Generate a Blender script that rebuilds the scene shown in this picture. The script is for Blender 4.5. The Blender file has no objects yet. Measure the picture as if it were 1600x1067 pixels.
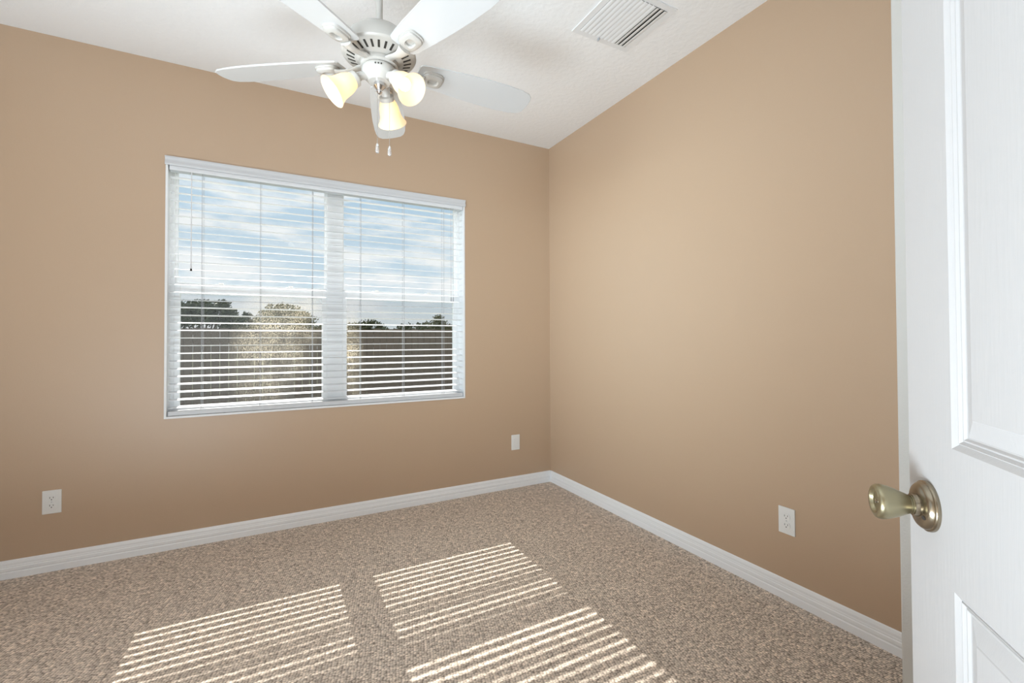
import bpy, bmesh, math, random
from mathutils import Vector, Matrix
random.seed(7)
S = bpy.context.scene
COL = S.collection
PI = math.pi

# ------------------------------------------------------------------ camera
cd = bpy.data.cameras.new('camera'); cam = bpy.data.objects.new('camera', cd); COL.objects.link(cam)
YAW, PIT, ROL, FPX, CY = 0.491290983, 0.0154333483, -0.00423038212, 711.273363, 518.190918
fw = Vector((math.sin(YAW)*math.cos(PIT), math.cos(YAW)*math.cos(PIT), math.sin(PIT)))
r0 = Vector((math.cos(YAW), -math.sin(YAW), 0)); u0 = r0.cross(fw)
rt = math.cos(ROL)*r0 + math.sin(ROL)*u0; up = math.cos(ROL)*u0 - math.sin(ROL)*r0
m = Matrix((rt, up, -fw)).transposed().to_4x4()
m.translation = Vector((-2.04646561, -3.16311177, 1.1677991))
cam.matrix_world = m
cd.sensor_width = 36; cd.lens = 36*FPX/1600; cd.shift_y = (CY-533.5)/1600
cd.clip_start = 0.02; cd.clip_end = 400
S.camera = cam

# ------------------------------------------------------------------ view, sky, sun, lamps
S.view_settings.view_transform = 'Standard'; S.view_settings.look = 'None'
S.view_settings.gamma = 1; S.view_settings.exposure = 0.2
S.view_settings.use_curve_mapping = False

w = bpy.data.worlds.new('sky'); S.world = w; w.use_nodes = True
nt = w.node_tree; nt.nodes.clear()
def N(t, nt=nt, **k):
    n = nt.nodes.new(t)
    for a, b in k.items(): setattr(n, a, b)
    return n
out = N('ShaderNodeOutputWorld'); bg = N('ShaderNodeBackground'); bg.inputs['Strength'].default_value = .93
tc = N('ShaderNodeTexCoord'); sp = N('ShaderNodeSeparateXYZ')
mp = N('ShaderNodeMapping'); mp.inputs['Scale'].default_value = (2.0, 2.0, 7.5); mp.inputs['Location'].default_value = (3.1, 0.4, 1.7)
no = N('ShaderNodeTexNoise'); no.inputs['Scale'].default_value = 2.6; no.inputs['Detail'].default_value = 7; no.inputs['Roughness'].default_value = .58
cr = N('ShaderNodeValToRGB'); cr.color_ramp.elements[0].position = .44; cr.color_ramp.elements[1].position = .60
sky = N('ShaderNodeValToRGB')
e = sky.color_ramp.elements
e[0].position = 0.0; e[0].color = (.80, .84, .86, 1)
e[1].position = 0.75; e[1].color = (1.5, 1.7, 2.0, 1)
k_ = e.new(.45); k_.color = (.44, .60, .76, 1)
k_ = e.new(.12); k_.color = (.60, .72, .81, 1)
k_ = e.new(.32); k_.color = (.45, .61, .76, 1)
mix = N('ShaderNodeMixRGB'); mix.inputs['Color2'].default_value = (.90, .91, .92, 1)
L = nt.links.new
L(tc.outputs['Generated'], sp.inputs[0]); L(tc.outputs['Generated'], mp.inputs[0]); L(mp.outputs[0], no.inputs['Vector'])
L(no.outputs['Fac'], cr.inputs[0]); L(sp.outputs['Z'], sky.inputs[0]); L(sky.outputs[0], mix.inputs['Color1'])
L(cr.outputs[0], mix.inputs['Fac']); L(mix.outputs[0], bg.inputs[0]); L(bg.outputs[0], out.inputs[0])

SUN_TAN = 0.92
sd = bpy.data.lights.new('sun', 'SUN'); sd.energy = 10.0; sd.angle = math.radians(.3); sd.color = (1, .95, .88)
so = bpy.data.objects.new('sun', sd); COL.objects.link(so)
so.rotation_euler = Vector((-.010, -1, -SUN_TAN)).to_track_quat('-Z', 'Y').to_euler()

def area(name, loc, target, sx, sy, energy, color, spread=180):
    d = bpy.data.lights.new(name, 'AREA'); d.shape = 'RECTANGLE'; d.size = sx; d.size_y = sy; d.energy = energy; d.color = color
    d.spread = math.radians(spread)
    o = bpy.data.objects.new(name, d); COL.objects.link(o); o.location = loc
    o.rotation_euler = (Vector(target)-Vector(loc)).to_track_quat('-Z', 'Y').to_euler()
    return o
# added fill lamp standing in for hall light, beyond the wide rear opening
area('hall_fill', (-2.5, -4.5, 1.1), (-2.6, 0, .7), 2.0, 1.8, 19, (.80, .92, 1))
# added fill lamp at an invented opening in the left wall, out of view
area('side_fill', (-3.62, -2.35, 1.5), (0, -.45, 1.55), 1.3, 1.5, 15, (.74, .90, 1), 62)
# added unseen fill lamp, turned up so that the ceiling spreads its light
area('bounce_fill', (-2.85, -2.75, .3), (-2.75, -2.70, 2.74), 1.15, 1.1, 72, (.78, .91, 1), 180)

# ------------------------------------------------------------------ helpers
def mat(name, col, rough=.5, metal=0, **k):
    mm = bpy.data.materials.new(name); mm.use_nodes = True
    b = mm.node_tree.nodes['Principled BSDF']
    b.inputs['Base Color'].default_value = (*col, 1); b.inputs['Roughness'].default_value = rough; b.inputs['Metallic'].default_value = metal
    for a, v in k.items(): b.inputs[a.replace('_', ' ')].default_value = v
    return mm
def bump(mm, scale, strength, dist=.002, detail=3, kind='noise', stretch=None, ramp=None, coord='Object'):
    t = mm.node_tree; b = t.nodes['Principled BSDF']
    c = N('ShaderNodeTexCoord', t); mpn = N('ShaderNodeMapping', t)
    if stretch: mpn.inputs['Scale'].default_value = stretch
    x = N('ShaderNodeTexNoise', t) if kind == 'noise' else N('ShaderNodeTexVoronoi', t)
    x.inputs['Scale'].default_value = scale
    if kind == 'noise': x.inputs['Detail'].default_value = detail
    t.links.new(c.outputs[coord], mpn.inputs[0]); t.links.new(mpn.outputs[0], x.inputs['Vector'])
    h = x.outputs[0]
    if ramp:
        rr = N('ShaderNodeValToRGB', t); rr.color_ramp.elements[0].position = ramp[0]; rr.color_ramp.elements[1].position = ramp[1]
        t.links.new(h, rr.inputs[0]); h = rr.outputs[0]
    bp = N('ShaderNodeBump', t); bp.inputs['Strength'].default_value = strength; bp.inputs['Distance'].default_value = dist
    t.links.new(h, bp.inputs['Height']); t.links.new(bp.outputs[0], b.inputs['Normal'])
    return mm

def box(bm, x0, x1, y0, y1, z0, z1, bev=0):
    vs = [bm.verts.new((x, y, z)) for z in (z0, z1) for y in (y0, y1) for x in (x0, x1)]
    F = [(0, 2, 3, 1), (4, 5, 7, 6), (0, 1, 5, 4), (2, 6, 7, 3), (0, 4, 6, 2), (1, 3, 7, 5)]
    fs = [bm.faces.new([vs[i] for i in f]) for f in F]
    if bev:
        es = list({e for f in fs for e in f.edges})
        bmesh.ops.bevel(bm, geom=es, offset=bev, segments=2, affect='EDGES', profile=.5)
def frame_basis(d):
    d = Vector(d).normalized(); a = Vector((0, 0, 1)) if abs(d.z) < .9 else Vector((1, 0, 0))
    u = d.cross(a).normalized(); v = u.cross(d).normalized(); return d, u, v
def lathe(bm, prof, origin=(0, 0, 0), axis=(0, 0, 1), seg=32, cap0=False, cap1=False):
    """prof: (radius, height along axis)"""
    d, u, v = frame_basis(axis); o = Vector(origin); rings = []
    for (r, h) in prof:
        rings.append([bm.verts.new(o + d*h + (u*math.cos(2*PI*i/seg)+v*math.sin(2*PI*i/seg))*max(r, 1e-5)) for i in range(seg)])
    for a, b in zip(rings, rings[1:]):
        for i in range(seg): bm.faces.new((a[i], a[(i+1) % seg], b[(i+1) % seg], b[i]))
    if cap0: bm.faces.new(rings[0][::-1])
    if cap1: bm.faces.new(rings[-1])
def tube(bm, pts, rad, seg=10, caps=True):
    pts = [Vector(p) for p in pts]; rings = []
    if not hasattr(rad, '__len__'): rad = [rad]*len(pts)
    for i, p in enumerate(pts):
        d = (pts[min(i+1, len(pts)-1)]-pts[max(i-1, 0)])
        d, u, v = frame_basis(d)
        rings.append([bm.verts.new(p+(u*math.cos(2*PI*k/seg)+v*math.sin(2*PI*k/seg))*rad[i]) for k in range(seg)])
    for a, b in zip(rings, rings[1:]):
        for i in range(seg): bm.faces.new((a[i], a[(i+1) % seg], b[(i+1) % seg], b[i]))
    if caps: bm.faces.new(rings[0][::-1]); bm.faces.new(rings[-1])
def prism(bm, outline, z0, z1, top=None):
    """outline: list of (x,y); top: optional fn(x,y)->dz"""
    f = top or (lambda x, y: 0)
    a = [bm.verts.new((x, y, z0+f(x, y))) for x, y in outline]; b = [bm.verts.new((x, y, z1+f(x, y))) for x, y in outline]
    bm.faces.new(a[::-1]); bm.faces.new(b); n = len(a)
    for i in range(n): bm.faces.new((a[i], a[(i+1) % n], b[(i+1) % n], b[i]))
def obj(name, bm, mt, parent=None, smooth=False, xf=None):
    me = bpy.data.meshes.new(name)
    bmesh.ops.recalc_face_normals(bm, faces=bm.faces)
    if xf is not None: bm.transform(xf)
    bm.to_mesh(me); bm.free()
    if smooth:
        for p in me.polygons: p.use_smooth = True
        try: me.set_sharp_from_angle(angle=math.radians(38))
        except Exception: pass
    me.materials.append(mt)
    o = bpy.data.objects.new(name, me); COL.objects.link(o)
    if parent: o.parent = parent
    return o
def B(): return bmesh.new()
def struct(o): o['kind'] = 'structure'; return o
def tag(o, label, cat, group=None):
    o['label'] = label; o['category'] = cat
    if group: o['group'] = group
    return o
def empty(name, loc=(0, 0, 0), rz=0):
    o = bpy.data.objects.new(name, None); COL.objects.link(o); o.location = loc; o.rotation_euler = (0, 0, rz); o.empty_display_size = .05
    return o

# ------------------------------------------------------------------ materials
WALL = (.510, .364, .248)
M = {}
M['wall'] = bump(mat('tan_wall_paint', WALL, .42, Specular_IOR_Level=.65), 150, .22, .0010, 4)
M['white_wall'] = bump(mat('white_textured_wall', (.66, .655, .63), .6), 120, .5, .0015, 4)
M['ceiling'] = bump(mat('ceiling_knockdown', (.89, .895, .90), .75), 34, .3, .002, 5, ramp=(.42, .6))
M['trim'] = mat('gloss_white_trim', (.87, .875, .89), .35)
M['white'] = mat('white_vinyl', (.80, .81, .82), .4)
M['slat'] = mat('white_blind_slat', (.74, .75, .77), .38)
M['plate'] = mat('white_plate', (.80, .79, .77), .35)
M['dark'] = mat('dark_slot', (.03, .025, .02), .8)
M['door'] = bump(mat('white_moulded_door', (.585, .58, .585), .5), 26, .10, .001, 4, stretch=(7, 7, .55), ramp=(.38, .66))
M['fan'] = mat('white_fan_enamel', (.50, .475, .44), .3)
M['blade'] = mat('white_fan_blade', (.60, .595, .59), .33)
M['chrome'] = mat('chrome', (.75, .75, .76), .12, 1)
M['chain'] = mat('chain_metal', (.45, .44, .42), .35, 1)
M['crystal'] = mat('clear_pull', (.9, .9, .9), .08, 0, Transmission_Weight=.8, IOR=1.45)
M['brass'] = mat('antique_brass', (.30, .255, .19), .26, .95)
M['brass_knob'] = mat('worn_brass_knob', (.37, .33, .215), .32, .9)
M['rail'] = mat('blind_rail', (.60, .605, .62), .4)
M['cord'] = mat('ladder_cord', (.40, .41, .43), .7)
M['wood'] = mat('fence_wood', (.21, .168, .14), .85)
M['leaf'] = mat('leaves', (.075, .090, .042), .6)
M['leaf2'] = mat('leaves_olive', (.12, .125, .06), .6)
M['bark'] = mat('bark', (.10, .075, .05), .9)
M['grass'] = mat('lawn_grass', (.10, .12, .05), .9)

# glass
g = bpy.data.materials.new('window_glass'); g.use_nodes = True; t = g.node_tree; t.nodes.clear()
o_ = N('ShaderNodeOutputMaterial', t); mx = N('ShaderNodeMixShader', t); tr = N('ShaderNodeBsdfTransparent', t); gl = N('ShaderNodeBsdfGlossy', t)
gl.inputs['Roughness'].default_value = .02; mx.inputs[0].default_value = .018; tr.inputs[0].default_value = (.96, .975, .975, 1)
t.links.new(tr.outputs[0], mx.inputs[1]); t.links.new(gl.outputs[0], mx.inputs[2]); t.links.new(mx.outputs[0], o_.inputs[0]); M['glass'] = g

# insect screen: mostly open mesh, pale dust speckles massed in patches to paint glare
def screen_mat(name, centre, size, tilt):
    g = bpy.data.materials.new(name); g.use_nodes = True; t = g.node_tree; t.nodes.clear(); K = t.links.new
    o_ = N('ShaderNodeOutputMaterial', t)
    tr = N('ShaderNodeBsdfTransparent', t); tr.inputs[0].default_value = (.88, .88, .88, 1)
    tl = N('ShaderNodeBsdfTranslucent', t); tl.inputs[0].default_value = (.86, .76, .60, 1)
    df = N('ShaderNodeBsdfDiffuse', t); df.inputs[0].default_value = (.7, .62, .5, 1)
    m1 = N('ShaderNodeMixShader', t); m1.inputs[0].default_value = .3; K(tl.outputs[0], m1.inputs[1]); K(df.outputs[0], m1.inputs[2])
    c = N('ShaderNodeTexCoord', t)
    mpn = N('ShaderNodeMapping', t); mpn.vector_type = 'TEXTURE'
    mpn.inputs['Location'].default_value = centre; mpn.inputs['Rotation'].default_value = (0, tilt, 0); mpn.inputs['Scale'].default_value = size
    K(c.outputs['Object'], mpn.inputs[0])
    gr = N('ShaderNodeTexGradient', t); gr.gradient_type = 'SPHERICAL'; K(mpn.outputs[0], gr.inputs[0])
    big = N('ShaderNodeTexNoise', t); big.inputs['Scale'].default_value = 7; big.inputs['Detail'].default_value = 5; K(c.outputs['Object'], big.inputs['Vector'])
    sm = N('ShaderNodeTexNoise', t); sm.inputs['Scale'].default_value = 170; sm.inputs['Detail'].default_value = 3; sm.inputs['Roughness'].default_value = .7; K(c.outputs['Object'], sm.inputs['Vector'])
    sr = N('ShaderNodeValToRGB', t); sr.color_ramp.elements[0].position = .47; sr.color_ramp.elements[1].position = .60; K(sm.outputs[0], sr.inputs[0])
    br = N('ShaderNodeValToRGB', t); br.color_ramp.elements[0].position = .30; br.color_ramp.elements[1].position = .62; K(big.outputs[0], br.inputs[0])
    a = N('ShaderNodeMath', t, operation='MULTIPLY'); K(gr.outputs[0], a.inputs[0]); K(br.outputs[0], a.inputs[1])
    b = N('ShaderNodeMath', t, operation='MULTIPLY'); K(a.outputs[0], b.inputs[0]); K(sr.outputs[0], b.inputs[1])
    d = N('ShaderNodeMath', t, operation='MULTIPLY_ADD', use_clamp=True); d.inputs[1].default_value = .75; d.inputs[2].default_value = .002; K(b.outputs[0], d.inputs[0])
    m2 = N('ShaderNodeMixShader', t); K(d.outputs[0], m2.inputs[0]); K(tr.outputs[0], m2.inputs[1]); K(m1.outputs[0], m2.inputs[2]); K(m2.outputs[0], o_.inputs[0])
    return g

# frosted lamp shade
g = mat('frosted_shade', (.92, .80, .62), .45, 0, Transmission_Weight=0.0)
b = g.node_tree.nodes['Principled BSDF']; b.inputs['Emission Color'].default_value = (1, .84, .62, 1); b.inputs['Emission Strength'].default_value = .26
b.inputs['Subsurface Weight'].default_value = 0
t = g.node_tree; tl = N('ShaderNodeBsdfTranslucent', t); tl.inputs[0].default_value = (.95, .84, .66, 1); ms = N('ShaderNodeMixShader', t); ms.inputs[0].default_value = .5
o_ = t.nodes['Material Output']; t.links.new(b.outputs[0], ms.inputs[1]); t.links.new(tl.outputs[0], ms.inputs[2]); t.links.new(ms.outputs[0], o_.inputs[0])
M['shade'] = g
g = mat('lit_bulb', (1, .95, .85), .4); b = g.node_tree.nodes['Principled BSDF']; b.inputs['Emission Color'].default_value = (1, .86, .62, 1); b.inputs['Emission Strength'].default_value = 2.2
M['bulb'] = g

# carpet: looped berber pile in diagonal rows
g = mat('berber_carpet', (.3, .24, .2), .95); t = g.node_tree; K = t.links.new; b = t.nodes['Principled BSDF']; b.inputs['Specular IOR Level'].default_value = .1
c = N('ShaderNodeTexCoord', t); mpn = N('ShaderNodeMapping', t); mpn.inputs['Rotation'].default_value = (0, 0, .18); mpn.inputs['Scale'].default_value = (1, 1.45, 1)
K(c.outputs['Object'], mpn.inputs[0])
vo = N('ShaderNodeTexVoronoi', t); vo.inputs['Scale'].default_value = 96; vo.inputs['Randomness'].default_value = .5; K(mpn.outputs[0], vo.inputs['Vector'])
cr = N('ShaderNodeValToRGB', t); e = cr.color_ramp.elements
e[0].position = 0; e[0].color = (.76, .655, .56, 1); e[1].position = .80; e[1].color = (.19, .152, .122, 1)
k_ = e.new(.38); k_.color = (.66, .56, .475, 1)
K(vo.outputs['Distance'], cr.inputs[0])
sepc = N('ShaderNodeSeparateColor', t); K(vo.outputs['Color'], sepc.inputs[0])
vr = N('ShaderNodeMapRange', t); vr.inputs['To Min'].default_value = .92; vr.inputs['To Max'].default_value = 1.42; K(sepc.outputs[0], vr.inputs['Value'])
n2 = N('ShaderNodeTexNoise', t); n2.inputs['Scale'].default_value = 38; n2.inputs['Detail'].default_value = 3; K(c.outputs['Object'], n2.inputs['Vector'])
v2 = N('ShaderNodeMapRange', t); v2.inputs['From Min'].default_value = .3; v2.inputs['From Max'].default_value = .7; v2.inputs['To Min'].default_value = .80; v2.inputs['To Max'].default_value = 1.15; K(n2.outputs[0], v2.inputs['Value'])
mm_ = N('ShaderNodeMath', t, operation='MULTIPLY'); K(vr.outputs[0], mm_.inputs[0]); K(v2.outputs[0], mm_.inputs[1])
vm = N('ShaderNodeVectorMath', t, operation='SCALE'); K(cr.outputs[0], vm.inputs[0]); K(mm_.outputs[0], vm.inputs['Scale']); K(vm.outputs[0], b.inputs['Base Color'])
bp = N('ShaderNodeBump', t); bp.invert = True; bp.inputs['Strength'].default_value = .6; bp.inputs['Distance'].default_value = .004
K(vo.outputs['Distance'], bp.inputs['Height']); K(bp.outputs[0], b.inputs['Normal'])
M['carpet'] = g

# ------------------------------------------------------------------ room shell
XL, YR, H = -3.45, -3.33, 2.74       # left wall x, rear wall y, height
WX0, WX1, WZ0, WZ1 = -2.56, -.752, .727, 2.205
bm = B(); box(bm, XL-.15, .15, -5.4, .18, -.1, 0); struct(obj('floor', bm, M['carpet']))
bm = B(); box(bm, XL-.15, .15, -5.4, .18, H, H+.12); struct(obj('ceiling', bm, M['ceiling']))
bm = B()
box(bm, XL, WX0, 0, .18, 0, H); box(bm, WX1, .15, 0, .18, 0, H); box(bm, WX0, WX1, 0, .18, 0, WZ0); box(bm, WX0, WX1, 0, .18, WZ1, H)
struct(obj('wall_window', bm, M['wall']))
bm = B(); box(bm, 0, .15, -5.4, 0, 0, H); struct(obj('wall_right', bm, M['wall']))
bm = B()   # left wall with an unseen opening, added to let the side fill in
box(bm, XL-.15, XL, -5.4, -3.0, 0, H); box(bm, XL-.15, XL, -1.7, .18, 0, H); box(bm, XL-.15, XL, -3.0, -1.7, 0, .75); box(bm, XL-.15, XL, -3.0, -1.7, 2.25, H)
struct(obj('wall_left', bm, M['wall']))
bm = B()   # rear wall, its unseen doorway made wide to let the hall fill in
box(bm, XL, -3.25, YR-.12, YR, 0, H); box(bm, -1.72, 0, YR-.12, YR, 0, H); box(bm, -3.25, -1.72, YR-.12, YR, 2.35, H)
struct(obj('wall_rear', bm, M['wall']))
bm = B(); box(bm, XL, 0, -5.5, -5.4, 0, H); struct(obj('wall_hall', bm, M['white_wall']))
bm = B(); box(bm, -.28, -.001, YR+.001, -2.46, 0, H-.001, .004); struct(obj('wall_closet', bm, M['white_wall']))

def baseboard(name, p0, p1, inward):
    prof = [(0, 0), (.014, 0), (.014, .030), (.0115, .033), (.0115, .036), (.013, .040), (.013, .052), (.010, .055), (.010, .060), (.0085, .064), (.0085, .074), (.005, .084), (0, .088)]
    bm = B(); a = []; b_ = []
    for (d, z) in prof:
        a.append(bm.verts.new((p0[0]+inward[0]*d - inward[1]*0, p0[1]+inward[1]*d, z)))
        b_.append(bm.verts.new((p1[0]+inward[0]*d, p1[1]+inward[1]*d, z)))
    n = len(prof)
    for i in range(n): bm.faces.new((a[i], a[(i+1) % n], b_[(i+1) % n], b_[i]))
    bm.faces.new(a[::-1]); bm.faces.new(b_)
    return struct(obj(name, bm, M['trim']))
baseboard('baseboard_window', (XL, -.0005), (-.0005, -.0005), (0, -1))
baseboard('baseboard_right', (-.0005, -.012), (-.0005, -2.46), (-1, 0))
baseboard('baseboard_left', (XL+.0005, 0), (XL+.0005, YR), (1, 0))

# ------------------------------------------------------------------ window
XM = (WX0+WX1)/2
# painted return lining the opening
bm = B(); e_ = .012
box(bm, WX0, WX0+e_, -.003, .085, WZ0, WZ1, .001); box(bm, WX1-e_, WX1, -.003, .085, WZ0, WZ1, .001)
box(bm, WX0+e_, WX1-e_, -.006, .085, WZ0, WZ0+e_, .001); box(bm, WX0+e_, WX1-e_, -.003, .085, WZ1-e_, WZ1, .001)
struct(obj('trim_1', bm, M['white']))
win = struct(empty('window_1', (XM, .11, WZ0)))
def wpart(name, bm, mt, parent=win, smooth=False):
    o = obj(name, bm, mt, None, smooth, xf=Matrix.Translation(-Vector((XM, .11, WZ0)))); o.parent = parent; return o
bm = B()
box(bm, WX0, WX0+.030, .085, .15, WZ0, WZ1); box(bm, WX1-.030, WX1, .085, .15, WZ0, WZ1)
box(bm, WX0+.03, WX1-.03, .085, .15, WZ0, WZ0+.03); box(bm, WX0+.03, WX1-.03, .085, .15, WZ1-.022, WZ1)
wpart('window_frame', bm, M['white'])
bm = B(); box(bm, XM-.049, XM+.049, .082, .15, WZ0+.03, WZ1-.022, .002); wpart('mullion', bm, M['white'])
for (a, b2) in ((WX0+.03, XM-.049), (XM+.049, WX1-.03)):
    # upper sash (outer track)
    bm = B(); s = .012
    box(bm, a, a+s, .118, .145, 1.47, WZ1-.022); box(bm, b2-s, b2, .118, .145, 1.47, WZ1-.022)
    box(bm, a+s, b2-s, .118, .145, 1.47, 1.507); box(bm, a+s, b2-s, .118, .145, WZ1-.034, WZ1-.022)
    us = wpart('upper_sash', bm, M['white'])
    bm = B(); box(bm, a+s, b2-s, .130, .134, 1.507, WZ1-.034); wpart('pane', bm, M['glass'], us)
    # lower sash (inner track)
    bm = B(); s = .029
    box(bm, a, a+s, .088, .114, .757, 1.495, .002); box(bm, b2-s, b2, .088, .114, .757, 1.495, .002)
    box(bm, a+s, b2-s, .088, .114, .757, .785, .002); box(bm, a+s, b2-s, .088, .114, 1.440, 1.495, .002)
    ls = wpart('lower_sash', bm, M['white'])
    bm = B(); box(bm, a+s, b2-s, .099, .103, .785, 1.440); wpart('pane', bm, M['glass'], ls)
    for fx in (.27, .73):
        bm = B(); cx = a+(b2-a)*fx; box(bm, cx-.022, cx+.022, .092, .114, 1.4952, 1.503, .002); box(bm, cx-.006, cx+.020, .096, .108, 1.503, 1.511, .002)
        k = wpart('sash_lock', bm, M['plate'], ls)
# insect screens
def screen(a, b2, mt):
    bm = B(); box(bm, a+.004, b2-.004, .1400, .1403, .76, 1.485); return wpart('insect_screen', bm, mt)
lx0, lx1 = WX0+.03, XM-.049; rx0, rx1 = XM+.049, WX1-.03
screen(lx0, lx1, screen_mat('glare_dust_screen', (-1.99-XM, .03, 1.20-WZ0), (.27, .5, .50), .3))
screen(rx0, rx1, screen_mat('glare_dust_screen_b', (-1.555-XM, .03, 1.10-WZ0), (.10, .5, .42), -.1))

# ------------------------------------------------------------------ blind
bl = tag(empty('window_blind', (XM, .03, WZ1-.012)), 'wide white horizontal slat blind hanging open in the window recess', 'blind')
def bpart(name, bm, mt, parent=bl, smooth=False):
    o = obj(name, bm, mt, None, smooth, xf=Matrix.Translation(-Vector((XM, .03, WZ1-.012)))); o.parent = parent; return o
BX0, BX1 = WX0+.0165, WX1-.0165
bm = B()   # valance with a coved face
prof = [(-.010, 2.156), (-.013, 2.160), (-.014, 2.168), (-.010, 2.176), (-.008, 2.186), (-.011, 2.194), (-.016, 2.199), (-.016, 2.204), (-.004, 2.204), (-.004, 2.156)]
va = [bm.verts.new((WX0-.002, y, z)) for y, z in prof]; vb = [bm.verts.new((WX1+.002, y, z)) for y, z in prof]; n = len(prof)
for i in range(n): bm.faces.new((va[i], va[(i+1) % n], vb[(i+1) % n], vb[i]))
bm.faces.new(va[::-1]); bm.faces.new(vb)
bpart('valance', bm, M['rail'], smooth=True)['label'] = 'coved grey-white valance'
bm = B(); box(bm, BX0, BX1, .000, .052, 2.132, 2.180, .002); bpart('headrail', bm, M['slat'])
# slats
TI = {}
for n_ in range(0, 7): TI[n_] = 9.5
TI.update({7: 5, 8: -4, 9: -3, 10: 9, 11: 9.5, 12: -6, 13: -6, 14: 9.5, 15: 9.5, 16: 9.5, 17: 9.5, 18: 8, 19: -4, 20: 6, 21: 6, 22: -3, 23: 6, 24: 5, 26: 4, 27: 4, 28: 4})
bm = B(); SW = .039; ns = 0
z = .786
while z < 2.125:
    th = math.radians(TI.get(ns, 0) + random.uniform(-.5, .5)); jz = random.uniform(-.0008, .0008)
    Kk = 6; top = []; bot = []
    for i in range(Kk+1):
        s = (i/Kk-.5)*SW; cr_ = .0012*(1-(2*i/Kk-1)**2)
        y = .030+s*math.cos(th); zz = z+jz+s*math.sin(th)+cr_
        top.append((y, zz+.0012)); bot.append((y, zz-.0012))
    ring = top+bot[::-1]
    va = [bm.verts.new((BX0+random.uniform(0, .002), y, q)) for y, q in ring]; vb = [bm.verts.new((BX1-random.uniform(0, .002), y, q)) for y, q in ring]; n = len(ring)
    for i in range(n): bm.faces.new((va[i], va[(i+1) % n], vb[(i+1) % n], vb[i]))
    bm.faces.new(va[::-1]); bm.faces.new(vb)
    z += .0437; ns += 1
bpart('slats', bm, M['slat'])
bm = B(); box(bm, BX0, BX1, .006, .054, .7405, .7665, .003); brl = bpart('bottom_rail', bm, M['rail'])
for xx in (BX0-.0015, BX1-.0015):
    bm = B(); box(bm, xx, xx+.003, .0045, .054, .7395, .7675, .001); bpart('end_cap', bm, M['cord'], brl)['label'] = 'darker rail end cap'
for x in (-2.389, -2.092, -1.798, -1.500, -1.208, -.915):
    bm = B()
    for y in (.0055, .0545): tube(bm, [(x, y, .766), (x, y, 2.133)], .0012, 6)
    tube(bm, [(x+.006, .0555, .766), (x+.006, .0555, 2.133)], .0009, 6)
    bpart('ladder_cord', bm, M['cord'])
bm = B(); tube(bm, [(-2.4387, -.001, 2.135), (-2.4387, -.003, 1.60)], .0025, 8); tube(bm, [(-2.4387, -.003, 1.605), (-2.4387, -.003, 1.600), (-2.4387, -.003, 1.583), (-2.4387, -.003, 1.578)], [.003, .0045, .0055, .003], 8)
tw = bpart('tilt_wand', bm, M['slat'], smooth=True)
bm = B(); lathe(bm, [(.001, 1.578), (.0045, 1.576), (.006, 1.566), (.0045, 1.564), (.001, 1.564)], (-2.4387, -.003, 0), (0, 0, 1), 12); bpart('wand_tip', bm, M['dark'], tw)['label'] = 'dark wand tip'
for x, zb_ in ((-.862, 1.455), (-.846, 1.455)):
    bm = B(); tube(bm, [(x, -.002, 2.135), (x, -.003, zb_+.02)], .0011, 6)
    tube(bm, [(x, -.003, zb_+.022), (x, -.003, zb_+.015), (x, -.003, zb_-.008), (x, -.003, zb_-.01)], [.002, .004, .0055, .002], 8)
    bpart('lift_cord', bm, M['cord'])

# ------------------------------------------------------------------ outlets
def outlet(loc, rz, label, duplex=True, group=None):
    """local: plate lies in x-z, faces -y"""
    o = tag(empty('electrical_outlet' if duplex else 'cable_plate', loc, rz), label, 'outlet' if duplex else 'wall plate', group)
    bm = B(); box(bm, -.0365, .0365, -.006, 0, -.059, .059, .0022)
    obj('cover_plate', bm, M['plate'], o)
    if duplex:
        for s in (1, -1):
            bm = B(); pts = []
            for k in range(28):
                a = 2*PI*k/28; pts.append((.0172*math.cos(a), max(-.0130, min(.0130, .0172*math.sin(a)))))
            vf = [bm.verts.new((x, -.0082, z+s*.0195)) for x, z in pts]; vk = [bm.verts.new((x, -.0055, z+s*.0195)) for x, z in pts]
            bm.faces.new(vf); bm.faces.new(vk[::-1])
            for i in range(28): bm.faces.new((vf[i], vf[(i+1) % 28], vk[(i+1) % 28], vk[i]))
            r_ = obj('receptacle', bm, M['plate'], o)
            bm = B(); zc = s*.0195
            box(bm, -.0075, -.0055, -.0086, -.0080, zc-.001, zc+.007); box(bm, .0055, .0075, -.0086, -.0080, zc, zc+.007)
            lathe(bm, [(.0024, 0), (.0024, .0006)], (0, -.0080, zc-.007), (0, -1, 0), 12, True, True)
            obj('slots', bm, M['dark'], r_)['label'] = 'dark plug slots'
        bm = B(); lathe(bm, [(.0032, 0), (.0030, .0012), (.0010, .0018)], (0, -.0055, 0), (0, -1, 0), 14, True, True); obj('screw', bm, M['rail'], o)
    else:
        bm = B(); box(bm, -.0165, .0165, -.0080, -.0055, -.0335, .0335, .001); obj('insert', bm, M['plate'], o)
        for s in (1, -1):
            bm = B(); lathe(bm, [(.003, 0), (.0028, .0012), (.001, .0018)], (0, -.0055, s*.045), (0, -1, 0), 14, True, True); obj('screw', bm, M['plate'], o)
    return o
outlet((-3.015, -.0002, .348), 0, 'white duplex electrical outlet low on the tan wall left of the window')
outlet((-.328, -.0002, .353), 0, 'small white wall plate near the corner, under the right end of the window', False)
outlet((-.0002, -1.937, .350), PI/2, 'white duplex electrical outlet low on the right wall near the door')
bpy.data.objects['electrical_outlet.001'].rotation_euler = (0, 0, -PI/2)

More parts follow.
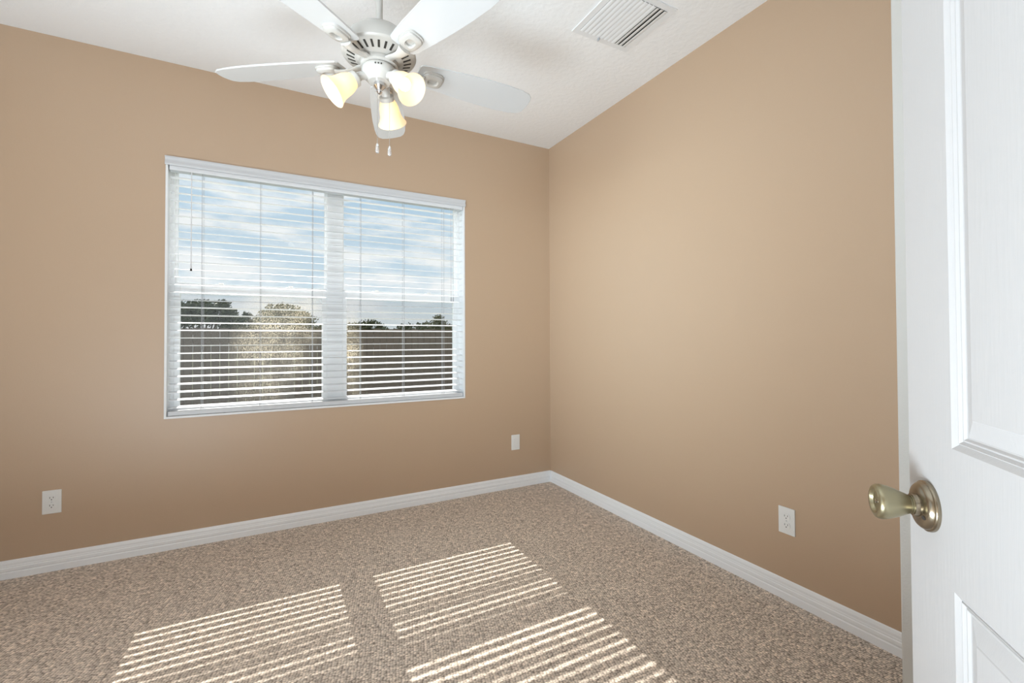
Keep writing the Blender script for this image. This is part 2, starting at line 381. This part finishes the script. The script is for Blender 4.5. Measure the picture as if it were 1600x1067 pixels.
# ------------------------------------------------------------------ ceiling vent
vt = tag(empty('ceiling_vent', (-.507, -1.462, H)), 'white square metal louvred air vent set in the ceiling', 'vent')
hw = .150
bm = B()
for a in ((-hw-.030, -hw, -hw-.030, hw+.030), (hw, hw+.030, -hw-.030, hw+.030), (-hw, hw, -hw-.030, -hw), (-hw, hw, hw, hw+.030)):
    box(bm, a[0], a[1], a[2], a[3], -.006, -.0003)
obj('vent_frame', bm, M['white'], vt)
bm = B(); box(bm, -hw, hw, -hw, hw, -.0016, -.0004); obj('duct_backing', bm, M['dark'], vt)['label'] = 'dark duct opening behind the louvres'
NL = 12
for k in range(NL):
    bm = B(); x = -hw+(k+.5)*2*hw/NL; s = -1 if k < NL-3 else 1; wd = (.0212, .0226, .0210, .0226, .0212, .0228, .0228, .0228, .0222, .0202, .0224, .0234)[k]
    pr = []
    for i in range(5):
        u_ = i/4-.5; pr.append((x+u_*wd, -.0075+s*u_*(.0025 if s < 0 else .006) - .002*(1-4*u_*u_)))
    rg = [(a, b_) for a, b_ in pr]+[(a, b_+.001) for a, b_ in pr[::-1]]
    va = [bm.verts.new((a, -hw, b_)) for a, b_ in rg]; vb = [bm.verts.new((a, hw, b_)) for a, b_ in rg]; n = len(rg)
    for i in range(n): bm.faces.new((va[i], va[(i+1) % n], vb[(i+1) % n], vb[i]))
    bm.faces.new(va[::-1]); bm.faces.new(vb); obj('louvre', bm, M['white'], vt)
bm = B(); box(bm, -.030, -.026, hw-.004, hw+.012, -.022, -.008, .001); obj('damper_lever', bm, M['cord'], vt)

# ------------------------------------------------------------------ ceiling fan
FX, FY = -1.673, -1.390
fan = tag(empty('ceiling_fan', (FX, FY, H)), 'white five-blade ceiling fan with three lit frosted glass lamps', 'ceiling fan')
def z_(z): return z-H          # local height
bm = B(); lathe(bm, [(.002, 0), (.07, -.0005), (.068, -.03), (.045, -.06), (.02, -.07), (.002, -.07)], (0, 0, -.0005), seg=40); obj('canopy', bm, M['fan'], fan, True)
bm = B(); tube(bm, [(0, 0, -.065), (0, 0, z_(2.36))], .0125, 20); obj('downrod', bm, M['fan'], fan, True)
bm = B()
lathe(bm, [(.014, z_(2.372)), (.026, z_(2.369)), (.030, z_(2.360)), (.062, z_(2.356)), (.094, z_(2.342)), (.117, z_(2.318)), (.131, z_(2.290)), (.138, z_(2.268)), (.139, z_(2.260)), (.135, z_(2.254)),
           (.130, z_(2.252)), (.078, z_(2.234)), (.072, z_(2.233)), (.002, z_(2.233))], seg=64)
mh = obj('motor_housing', bm, M['fan'], fan, True)
# vents in the sloping underside
sl = Vector((.126-.080, 0, .026)).normalized()
for k in range(28):
    a = 2*PI*k/28; bm = B(); box(bm, -.0150, .0150, -.0040, .0040, -.0006, .0006)
    cz = z_(2.2434); rr_ = .1052
    Rm = Matrix.Rotation(a, 4, 'Z') @ Matrix.Translation((rr_, 0, cz-.0002)) @ Matrix.Rotation(-math.atan2(.018, .052), 4, 'Y')
    o = obj('vent_slot', bm, M['dark'], mh, xf=Rm); o['label'] = 'dark cooling slot'
# flywheel hub
bm = B(); lathe(bm, [(.002, z_(2.234)), (.068, z_(2.233)), (.070, z_(2.230)), (.070, z_(2.216)), (.064, z_(2.212)), (.002, z_(2.212))], seg=48); obj('flywheel', bm, M['fan'], fan, True)
# switch housing
bm = B(); lathe(bm, [(.002, z_(2.2125)), (.050, z_(2.212)), (.062, z_(2.208)), (.066, z_(2.201)), (.066, z_(2.186)), (.061, z_(2.176)), (.048, z_(2.162)), (.040, z_(2.155)), (.002, z_(2.154))], seg=48); sh = obj('switch_housing', bm, M['fan'], fan, True)
bm = B(); lathe(bm, [(.002, z_(2.1545)), (.020, z_(2.154)), (.022, z_(2.140)), (.015, z_(2.132)), (.010, z_(2.126)), (.011, z_(2.120)), (.006, z_(2.113)), (.001, z_(2.110))], seg=32); obj('finial', bm, M['chrome'], fan, True)['label'] = 'shiny chrome finial'
for da in (-.16, .0, .16):
    a = math.radians(-105)+da; bm = B(); lathe(bm, [(.0028, 0), (.0028, .003)], (.0655*math.cos(a), .0655*math.sin(a), z_(2.194)), (math.cos(a), math.sin(a), 0), 10, True, True); obj('switch_screw', bm, M['dark'], sh)

PH = 1.2688; ZB = 2.232
# blade outline in local x = radius, y = width
def blade_outline():
    top = [(.150, .040), (.158, .052), (.19, .057), (.26, .064), (.36, .072), (.46, .0765), (.54, .0765), (.60, .073), (.637, .064), (.655, .048), (.661, .025)]
    return top + [(.662, 0)] + [(x, -y) for x, y in top[::-1]]
pitch = math.radians(-12)
def mk_blade():
    bm = B(); prism(bm, blade_outline(), -.0030, .0030)
    es = [e for e in bm.edges if abs(e.verts[0].co.z-e.verts[1].co.z) < 1e-6]
    bmesh.ops.bevel(bm, geom=es, offset=.0015, segments=1, affect='EDGES')
    bm.transform(Matrix.Translation((0, 0, z_(ZB))) @ Matrix.Rotation(pitch, 4, 'X'))
    return bm
def mk_iron():
    bm = B()
    # curved arm: from the flywheel down and out to the blade
    P = [(.055, .214, .019, .006), (.085, .212, .016, .007), (.110, .205, .014, .008), (.135, .199, .016, .009), (.155, .199, .020, .010), (.172, .202, .025, .010)]
    rings = []
    for (x, zz, hw_, ht) in P:
        tw = pitch*min(1, max(0, (x-.06)/.1))
        ring = []
        for k in range(12):
            a = 2*PI*k/12; yy = hw_*math.cos(a); z2 = ht*math.sin(a)
            ring.append(bm.verts.new((x, yy*math.cos(tw)-z2*math.sin(tw), z_(2.0+zz+.008)+yy*math.sin(tw)+z2*math.cos(tw))))
        rings.append(ring)
    for a, b_ in zip(rings, rings[1:]):
        for i in range(12): bm.faces.new((a[i], a[(i+1) % 12], b_[(i+1) % 12], b_[i]))
    bm.faces.new(rings[0][::-1]); bm.faces.new(rings[-1])
    return bm
def mk_pad(inner):
    # stepped medallion under the blade root, with an oval recess
    bm = B(); seg = 32
    def ov(rx, ry, p=2.6):
        o = []
        for k in range(seg):
            a = 2*PI*k/seg; c, s = math.cos(a), math.sin(a)
            o.append((math.copysign(abs(c)**(2/p), c)*rx, math.copysign(abs(s)**(2/p), s)*ry))
        return o
    if inner:
        lv = [(ov(.0175, .0125), -.0190), (ov(.0155, .0105), -.0115), (ov(.002, .002), -.0112)]
    else:
        lv = [(ov(.044, .037, 3.2), -.0032), (ov(.044, .037, 3.2), -.0100), (ov(.040, .033, 3.2), -.0110), (ov(.040, .033, 3.2), -.0180), (ov(.035, .029, 3), -.0215), (ov(.0225, .0165), -.0230), (ov(.0185, .0135), -.0190), (ov(.0185, .0135), -.0110)]
    rings = [[bm.verts.new((.212+x, y, zz)) for x, y in pts] for pts, zz in lv]
    for a, b_ in zip(rings, rings[1:]):
        for i in range(seg): bm.faces.new((a[i], a[(i+1) % seg], b_[(i+1) % seg], b_[i]))
    bm.faces.new(rings[0]); bm.faces.new(rings[-1])
    bm.transform(Matrix.Translation((0, 0, z_(ZB))) @ Matrix.Rotation(pitch, 4, 'X'))
    return bm
b0 = obj('blade', mk_blade(), M['blade'], fan); i0 = obj('blade_iron', mk_iron(), M['fan'], fan, True)
p0 = obj('medallion', mk_pad(False), M['fan'], i0, True)
for k in range(5):
    a = PH+k*2*PI/5
    if k == 0: bb, ii, pp = b0, i0, p0
    else:
        bb = b0.copy(); ii = i0.copy(); pp = p0.copy()
        for q in (bb, ii, pp): COL.objects.link(q)
        bb.parent = fan; ii.parent = fan; pp.parent = ii
    bb.rotation_euler = (0, 0, a); ii.rotation_euler = (0, 0, a)
# light kit: three arms with bell shades
for k, az in enumerate((180, 300, 60)):
    a = math.radians(az); d = Vector((math.cos(a)*.76, math.sin(a)*.76, -.65)).normalized()
    hd = Vector((math.cos(a), math.sin(a), 0))
    s0 = Vector((0, 0, z_(2.170)))+hd*.050; s1 = s0+hd*.020+Vector((0, 0, -.006)); s2 = s1+d*.018
    bm = B(); tube(bm, [s0-hd*.01, s0, s1, s2], [.013, .013, .015, .018], 16); lathe(bm, [(.018, 0), (.0285, .004), (.0295, .016), (.0285, .020)], s2, d, 28, True, False)
    arm = obj('lamp_arm', bm, M['fan'], fan, True)
    bm = B(); o3 = s2+d*.008
    outp = [(.026, 0), (.0275, .010), (.0340, .025), (.0390, .042), (.0410, .060), (.0440, .078), (.0510, .094), (.0590, .106)]
    inn = [(r_-.0028, h_) for r_, h_ in outp[::-1]]
    lathe(bm, outp+[(.0582, .1075)]+inn, o3, d, 40)
    sd_ = obj('glass_shade', bm, M['shade'], fan, True); sd_['label'] = 'warm glowing frosted glass shade'
    bm = B(); lathe(bm, [(.002, .004), (.013, .006), (.013, .022), (.017, .034), (.022, .048), (.0235, .058), (.021, .068), (.013, .076), (.002, .079)], o3, d, 24)
    obj('bulb', bm, M['bulb'], sd_, True)
    ld = bpy.data.lights.new('bulb_light', 'POINT'); ld.energy = .10; ld.color = (1, .86, .68); ld.shadow_soft_size = .03
    lo = bpy.data.objects.new('bulb_light', ld); COL.objects.link(lo); lo.location = Vector((FX, FY, H))+o3+d*.118
# pull chains
for (dx, dy, zz) in ((-.010, -.012, 1.915), (.036, -.012, 1.913)):
    bm = B(); tube(bm, [(dx, dy, z_(2.150)), (dx, dy, z_(zz))], .0009, 6)
    ch = obj('pull_chain', bm, M['chain'], fan)
    bm = B(); lathe(bm, [(.001, 0), (.004, -.003), (.0055, -.010), (.0075, -.026), (.006, -.036), (.001, -.037)], (dx, dy, z_(zz)), seg=12); obj('pull', bm, M['crystal'], ch, True)

# ------------------------------------------------------------------ door (opened into the room)
# local frame: x runs from the free edge back to the hinge, y = -n side faces the camera
AZ = .8430
dv = Vector((math.sin(AZ), math.cos(AZ), 0))                  # towards the free edge
K0 = Vector((-1.2139, -2.8667, .9265))                          # rosette centre on the visible face
nv = Vector((-dv.y, dv.x, 0))                                  # visible side (left)
E0 = K0 + dv*.0565; E0.z = 0
door = struct(empty('door_1', (E0.x, E0.y, 0)))
door.matrix_world = Matrix(((-dv.x, nv.x, 0, E0.x), (-dv.y, nv.y, 0, E0.y), (0, 0, 1, .012), (0, 0, 0, 1)))
# right-handed check: local x = -dv, local y = nv
DW, DH, TH = .76, 2.03, .035
bm = B()
xs = [0, .118, .118+.2, DW/2-.055, DW/2+.055, DW-.118, DW]
# face y=0 built as a grid with moulded panels let in; local x 0..DW, z 0..DH
cols = [(.118, .118+.207), (DW-.118-.207, DW-.118)]
rows = [(.20, .8245), (1.010, 1.66), (1.76, 1.93)]
def grid_faces(y, flip):
    X = sorted({0, DW, *[c for p in cols for c in p]}); Z = sorted({0, DH, *[c for p in rows for c in p]})
    for i in range(len(X)-1):
        for j in range(len(Z)-1):
            if (X[i], X[i+1]) in cols and (Z[j], Z[j+1]) in rows:
                x0, x1, z0, z1 = X[i], X[i+1], Z[j], Z[j+1]
                # moulding profile: inset, depth
                st = [(0, 0), (.0015, -.0010), (.0070, -.0050), (.0078, -.0036), (.0086, -.0036), (.0120, -.0070), (.0130, -.0060), (.0145, -.0060), (.0170, -.0085), (.0190, -.0088), (.042, -.0020), (.0435, -.0010)]
                ring = []
                for ins, dp in st:
                    yy = y+(dp if not flip else -dp)
                    ring.append([bm.verts.new(p) for p in ((x0+ins, yy, z0+ins), (x1-ins, yy, z0+ins), (x1-ins, yy, z1-ins), (x0+ins, yy, z1-ins))])
                for a, b_ in zip(ring, ring[1:]):
                    for k in range(4): bm.faces.new((a[k], a[(k+1) % 4], b_[(k+1) % 4], b_[k]))
                bm.faces.new(ring[-1])
            else:
                bm.faces.new([bm.verts.new(p) for p in ((X[i], y, Z[j]), (X[i+1], y, Z[j]), (X[i+1], y, Z[j+1]), (X[i], y, Z[j+1]))])
grid_faces(0, False); grid_faces(-TH, True)
for q in (((0, 0, 0), (0, -TH, 0), (0, -TH, DH), (0, 0, DH)), ((DW, 0, 0), (DW, -TH, 0), (DW, -TH, DH), (DW, 0, DH)), ((0, 0, 0), (DW, 0, 0), (DW, -TH, 0), (0, -TH, 0)), ((0, 0, DH), (DW, 0, DH), (DW, -TH, DH), (0, -TH, DH))):
    bm.faces.new([bm.verts.new(p) for p in q])
bmesh.ops.remove_doubles(bm, verts=bm.verts, dist=1e-5)
obj('door_slab', bm, M['door'], door)
kz = K0.z-.012; kx = .0565
for sgn, y0 in ((1, 0), (-1, -TH)):
    ax = (0, sgn, 0)
    bm = B(); lathe(bm, [(.0350, 0), (.0355, .002), (.0350, .0050), (.0338, .0062), (.0328, .0064), (.0318, .0092), (.0290, .0122), (.0245, .0142), (.0185, .0150), (.0160, .0150), (.0152, .0180), (.0150, .0200), (.001, .0201)], (kx, y0, kz), ax, 56, True)
    ro = obj('rosette', bm, M['brass'], door, True); ro['label'] = 'aged brass rosette'
    if sgn == 1:
        bm = B(); lathe(bm, [(.0030, 0), (.0030, .0016)], (kx+.0205, y0+.0134, kz-.0110), (.3, .93, -.2), 14, True, True); obj('privacy_hole', bm, M['dark'], ro)
    bm = B(); lathe(bm, [(.0128, .0198), (.0128, .0215), (.0112, .0218), (.0112, .0232), (.0130, .0236), (.0160, .0300), (.0195, .0380), (.0228, .0470), (.0245, .0545), (.0248, .0580), (.0240, .0615), (.0222, .0640), (.0195, .0652), (.0170, .0650), (.0155, .0635), (.0140, .0610), (.0120, .0605), (.001, .0608)], (kx, y0, kz), ax, 56)
    kn = obj('knob', bm, M['brass_knob'], door, True); kn['label'] = 'tulip-shaped aged brass door knob'
    bm = B(); lathe(bm, [(.0035, 0), (.0030, .0022), (.001, .0026)], (kx, y0+sgn*.0604, kz), ax, 16); obj('lock_button', bm, M['chrome'], kn, True)
bm = B(); box(bm, -.0012, .0, -TH/2-.0125, -TH/2+.0125, kz-.028, kz+.028); obj('latch_plate', bm, M['brass'], door)
for hz in (.2, 1.0, 1.83):
    bm = B(); lathe(bm, [(.006, -.045), (.006, .045)], (DW+.004, -TH-.004, hz), (0, 0, 1), 14, True, True); obj('hinge', bm, M['brass'], door, True)

# ------------------------------------------------------------------ outside
bm = B(); box(bm, -40, 40, .2, 60, -.35, -.25); struct(obj('ground', bm, M['grass']))
# fence of upright boards
fc = tag(empty('wooden_fence', (-1, 7, -.25)), 'dark brown upright-board wooden fence beyond the window', 'fence')
bm = B(); x = -12.
while x < 12:
    dz = random.uniform(-.012, .012); box(bm, x, x+.135, -.010+random.uniform(-.003, .003), .010, .03, 1.64+dz); x += .141
obj('fence_boards', bm, M['wood'], fc)
bm = B()
for zz in (.3, 1.35): box(bm, -12, 12, .011, .05, zz, zz+.09)
obj('fence_rail', bm, M['wood'], fc)
x = -12.
while x <= 12.1:
    bm = B(); box(bm, x-.045, x+.045, .051, .14, 0, 1.6); obj('fence_post', bm, M['wood'], fc); x += 2.4

def tree(name, x, y, top, w_, label, leafmat, nleaf=2600, seed=1, base=.35, lobes=8, leaf=.05):
    rnd = random.Random(seed)
    t = tag(empty(name, (x, y, -.25)), label, 'tree' if name != 'shrub' else 'shrub', 'greenery beyond the fence')
    hgt = top+.25; bm = B()
    tube(bm, [(0, 0, 0), (.05, 0, hgt*.35), (-.03, .02, hgt*.6)], [.09, .07, .04], 8)
    ctr = []
    for i in range(lobes):
        xx = -.42+.84*(i+.5)/lobes+rnd.uniform(-.04, .04); rad = w_*rnd.uniform(.11, .17)
        env = hgt*(1-.16*(2*xx)**2)-rnd.uniform(0, .11)*hgt
        c = Vector((xx*w_, rnd.uniform(-.2, .2)*w_, env-rad*.9)); ctr.append((c, rad)); tube(bm, [(0, 0, hgt*.4), c], [.035, .012], 6)
        c2 = c+Vector((rnd.uniform(-.1, .1)*w_, rnd.uniform(-.1, .1)*w_, -rad*1.3)); ctr.append((c2, rad*1.15))
    obj('trunk', bm, M['bark'], t)
    bm = B()
    for i in range(nleaf):
        c, rad = ctr[i % len(ctr)]
        v = Vector((rnd.gauss(0, 1), rnd.gauss(0, 1), rnd.gauss(0, 1))).normalized()*rad*rnd.uniform(.35, 1.22); v.z *= .8
        p = c+v; s = leaf*rnd.uniform(.6, 1.3)
        d = Vector((rnd.gauss(0, 1), rnd.gauss(0, 1), rnd.gauss(0, .6))).normalized(); u_ = d.orthogonal().normalized(); vv = d.cross(u_)
        pts = [p-u_*s, p+vv*s*.45, p+u_*s, p-vv*s*.45]
        bm.faces.new([bm.verts.new(q) for q in pts])
    obj('foliage', bm, leafmat, t)
# (x, y, top z, width)
tree('leafy_tree', -3.6, 12.0, 2.48, 1.5, 'tallest dark green tree over the fence at the left edge of the window', M['leaf'], 4200, 3)
tree('leafy_tree', -2.75, 13.8, 2.1, 1.2, 'lower dark tree just right of the leftmost crowns over the fence', M['leaf'], 2600, 5)
tree('leafy_tree', -1.55, 11.6, 2.42, 1.5, 'olive sunlit tree behind the dusty, glare-patched middle of the left pane', M['leaf2'], 3600, 6, lobes=7)
tree('shrub', -.5, 13.0, 1.75, 1.1, 'low dark shrub top at the right edge of the left pane', M['leaf'], 1800, 8)
tree('shrub', .95, 13.0, 1.98, 1.35, 'dark shrub top showing over the fence at left in the right pane', M['leaf'], 2600, 9)
tree('shrub', 2.6, 13.2, 1.92, 1.7, 'dark shrub top over the fence in the middle of the right pane', M['leaf'], 2600, 10)
tree('leafy_tree', 4.5, 16.0, 2.25, 1.7, 'olive tree crown over the fence at the right edge of the window', M['leaf2'], 3200, 11)
tree('shrub', -1.7, 16.0, 1.75, 1.6, 'low dark shrub between the two trees in the left pane', M['leaf'], 1800, 12)
